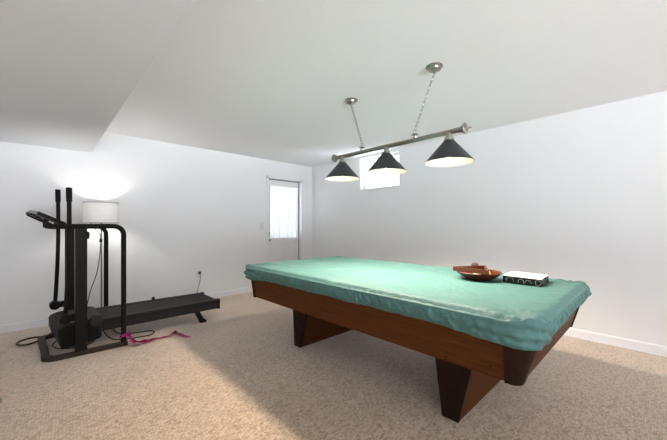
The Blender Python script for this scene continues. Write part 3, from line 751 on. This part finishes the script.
# ------------------------------------------------------------------ floor lamp
lx, ly = 0.531, 4.745
FL = thing('floor_lamp', 'lit floor lamp with white drum shade behind the treadmill', 'lamp', (lx, ly, 0))
MB().lathe([(0.13, 0), (0.13, 0.012), (0.12, 0.02), (0.02, 0.028), (0.012, 0.04)], (lx, ly, 0), 40).build('base', M['pole'], FL, smooth=40)
MB().lathe([(0.0085, 0.03), (0.0085, 1.25)], (lx, ly, 0), 16).build('pole', M['pole'], FL, smooth=60)
zs0, zs1, rs = 1.227, 1.474, 0.180
b = MB().lathe([(rs, zs0), (rs, zs1), (rs-0.0015, zs1), (rs-0.0015, zs0)], (lx, ly, 0), 64, close=True)
ls = b.build('lamp_shade', M['linen'], FL, smooth=40)
for z in (zs0, zs1):
    MB().lathe([(rs+0.0012, z-0.003), (rs+0.0012, z+0.003), (rs-0.003, z+0.003), (rs-0.003, z-0.003)], (lx, ly, 0), 64, close=True).build('shade_trim', M['darktrim'], ls, smooth=40)
b = MB()
for k in range(3):
    a = 2*PI*k/3; b.tube([(lx+0.012*math.cos(a), ly+0.012*math.sin(a), 1.262), (lx+(rs-.002)*math.cos(a), ly+(rs-.002)*math.sin(a), 1.24)], 0.0022, 6)
b.build('shade_holder', M['pole'], FL)
MB().lathe([(0.016, 1.24), (0.016, 1.285), (0.012, 1.29)], (lx, ly, 0), 18).build('socket', M['black'], FL, smooth=40)
MB().lathe([(0.012, 1.285), (0.014, 1.30), (0.028, 1.33), (0.031, 1.347), (0.026, 1.367), (0.012, 1.379), (0.0005, 1.382)], (lx, ly, 0), 22).build('light_bulb', M['bulb2'], FL, smooth=60)
pts = smooth_path([(lx-0.015, ly-0.01, 1.255), (lx-0.10, ly-0.03, 1.235), (lx-0.085, ly-0.03, 1.18), (lx-0.02, ly-0.02, 1.09), (lx-0.010, ly-0.014, 1.03), (lx-0.018, ly-0.03, 0.85), (lx-0.05, ly-0.05, 0.62), (lx-0.115, ly-0.06, 0.40), (lx-0.15, ly-0.06, 0.2), (lx-0.17, ly-0.05, 0.008), (lx-0.25, ly+0.05, 0.006)], 8)
MB().tube(pts, 0.0052, 8).build('cord', M['greycord'], FL, smooth=60)
MB().lathe([(0.016, 0.99), (0.016, 1.03)], (lx-0.006, ly-0.007, 0), 12).build('cord_clip', M['black'], FL, smooth=40)

# ------------------------------------------------------------------ light and camera
W = bpy.data.worlds.new('daylight'); sc.world = W; W.use_nodes = True
nt = W.node_tree; bg = nt.nodes['Background']
tc = nt.nodes.new('ShaderNodeTexCoord'); sp = nt.nodes.new('ShaderNodeSeparateXYZ'); nt.links.new(tc.outputs['Generated'], sp.inputs['Vector'])
rp = nt.nodes.new('ShaderNodeValToRGB'); mr = nt.nodes.new('ShaderNodeMapRange')
mr.inputs['From Min'].default_value = -1; mr.inputs['From Max'].default_value = 1
nt.links.new(sp.outputs['Z'], mr.inputs['Value']); nt.links.new(mr.outputs['Result'], rp.inputs['Fac'])
e = rp.color_ramp.elements
e[0].position = 0.44; e[0].color = (10.8, 11.1, 12.2, 1)  # added glow below the horizon, there to lift the ceiling
e[1].position = 0.52; e[1].color = (0.94, 0.98, 1.04, 1)
# brighter outdoors on the door and window side, an added bright lower half on the open side of the basement
dt = nt.nodes.new('ShaderNodeVectorMath'); dt.operation = 'DOT_PRODUCT'; dt.inputs[1].default_value = (0.6, 0.8, 0)
nt.links.new(tc.outputs['Generated'], dt.inputs[0])
m2 = nt.nodes.new('ShaderNodeMapRange'); m2.inputs['From Min'].default_value = 0.0; m2.inputs['From Max'].default_value = 0.5
m2.inputs['To Min'].default_value = 2.6; m2.inputs['To Max'].default_value = 5.0
m3 = nt.nodes.new('ShaderNodeMapRange'); m3.inputs['From Min'].default_value = 0.0; m3.inputs['From Max'].default_value = 0.3
nt.links.new(dt.outputs['Value'], m3.inputs['Value'])
mc = nt.nodes.new('ShaderNodeMixRGB'); mc.inputs['Color2'].default_value = (0.94, 0.98, 1.04, 1)
nt.links.new(m3.outputs['Result'], mc.inputs['Fac']); nt.links.new(rp.outputs['Color'], mc.inputs['Color1']); nt.links.new(mc.outputs['Color'], bg.inputs['Color'])
nt.links.new(dt.outputs['Value'], m2.inputs['Value']); nt.links.new(m2.outputs['Result'], bg.inputs['Strength'])

cam = bpy.data.cameras.new('camera'); co_ = bpy.data.objects.new('camera', cam); COL.objects.link(co_)
co_.location = (0, 0, CAM_H); co_.rotation_euler = (PI/2, 0, math.radians(46.515-90))
cam.sensor_width = 36; cam.lens = 306.9/667*36; cam.shift_y = 5.1/667; cam.clip_start = 0.05
sc.camera = co_
sc.view_settings.view_transform = 'Standard'; sc.view_settings.look = 'None'; sc.view_settings.gamma = 1.0; sc.view_settings.use_curve_mapping = False
sc.view_settings.exposure = -0.45
sc.cycles.use_denoising = True
sc.cycles.diffuse_bounces = 8; sc.cycles.max_bounces = 14; sc.cycles.transparent_max_bounces = 12
sc.cycles.sample_clamp_indirect = 8.0
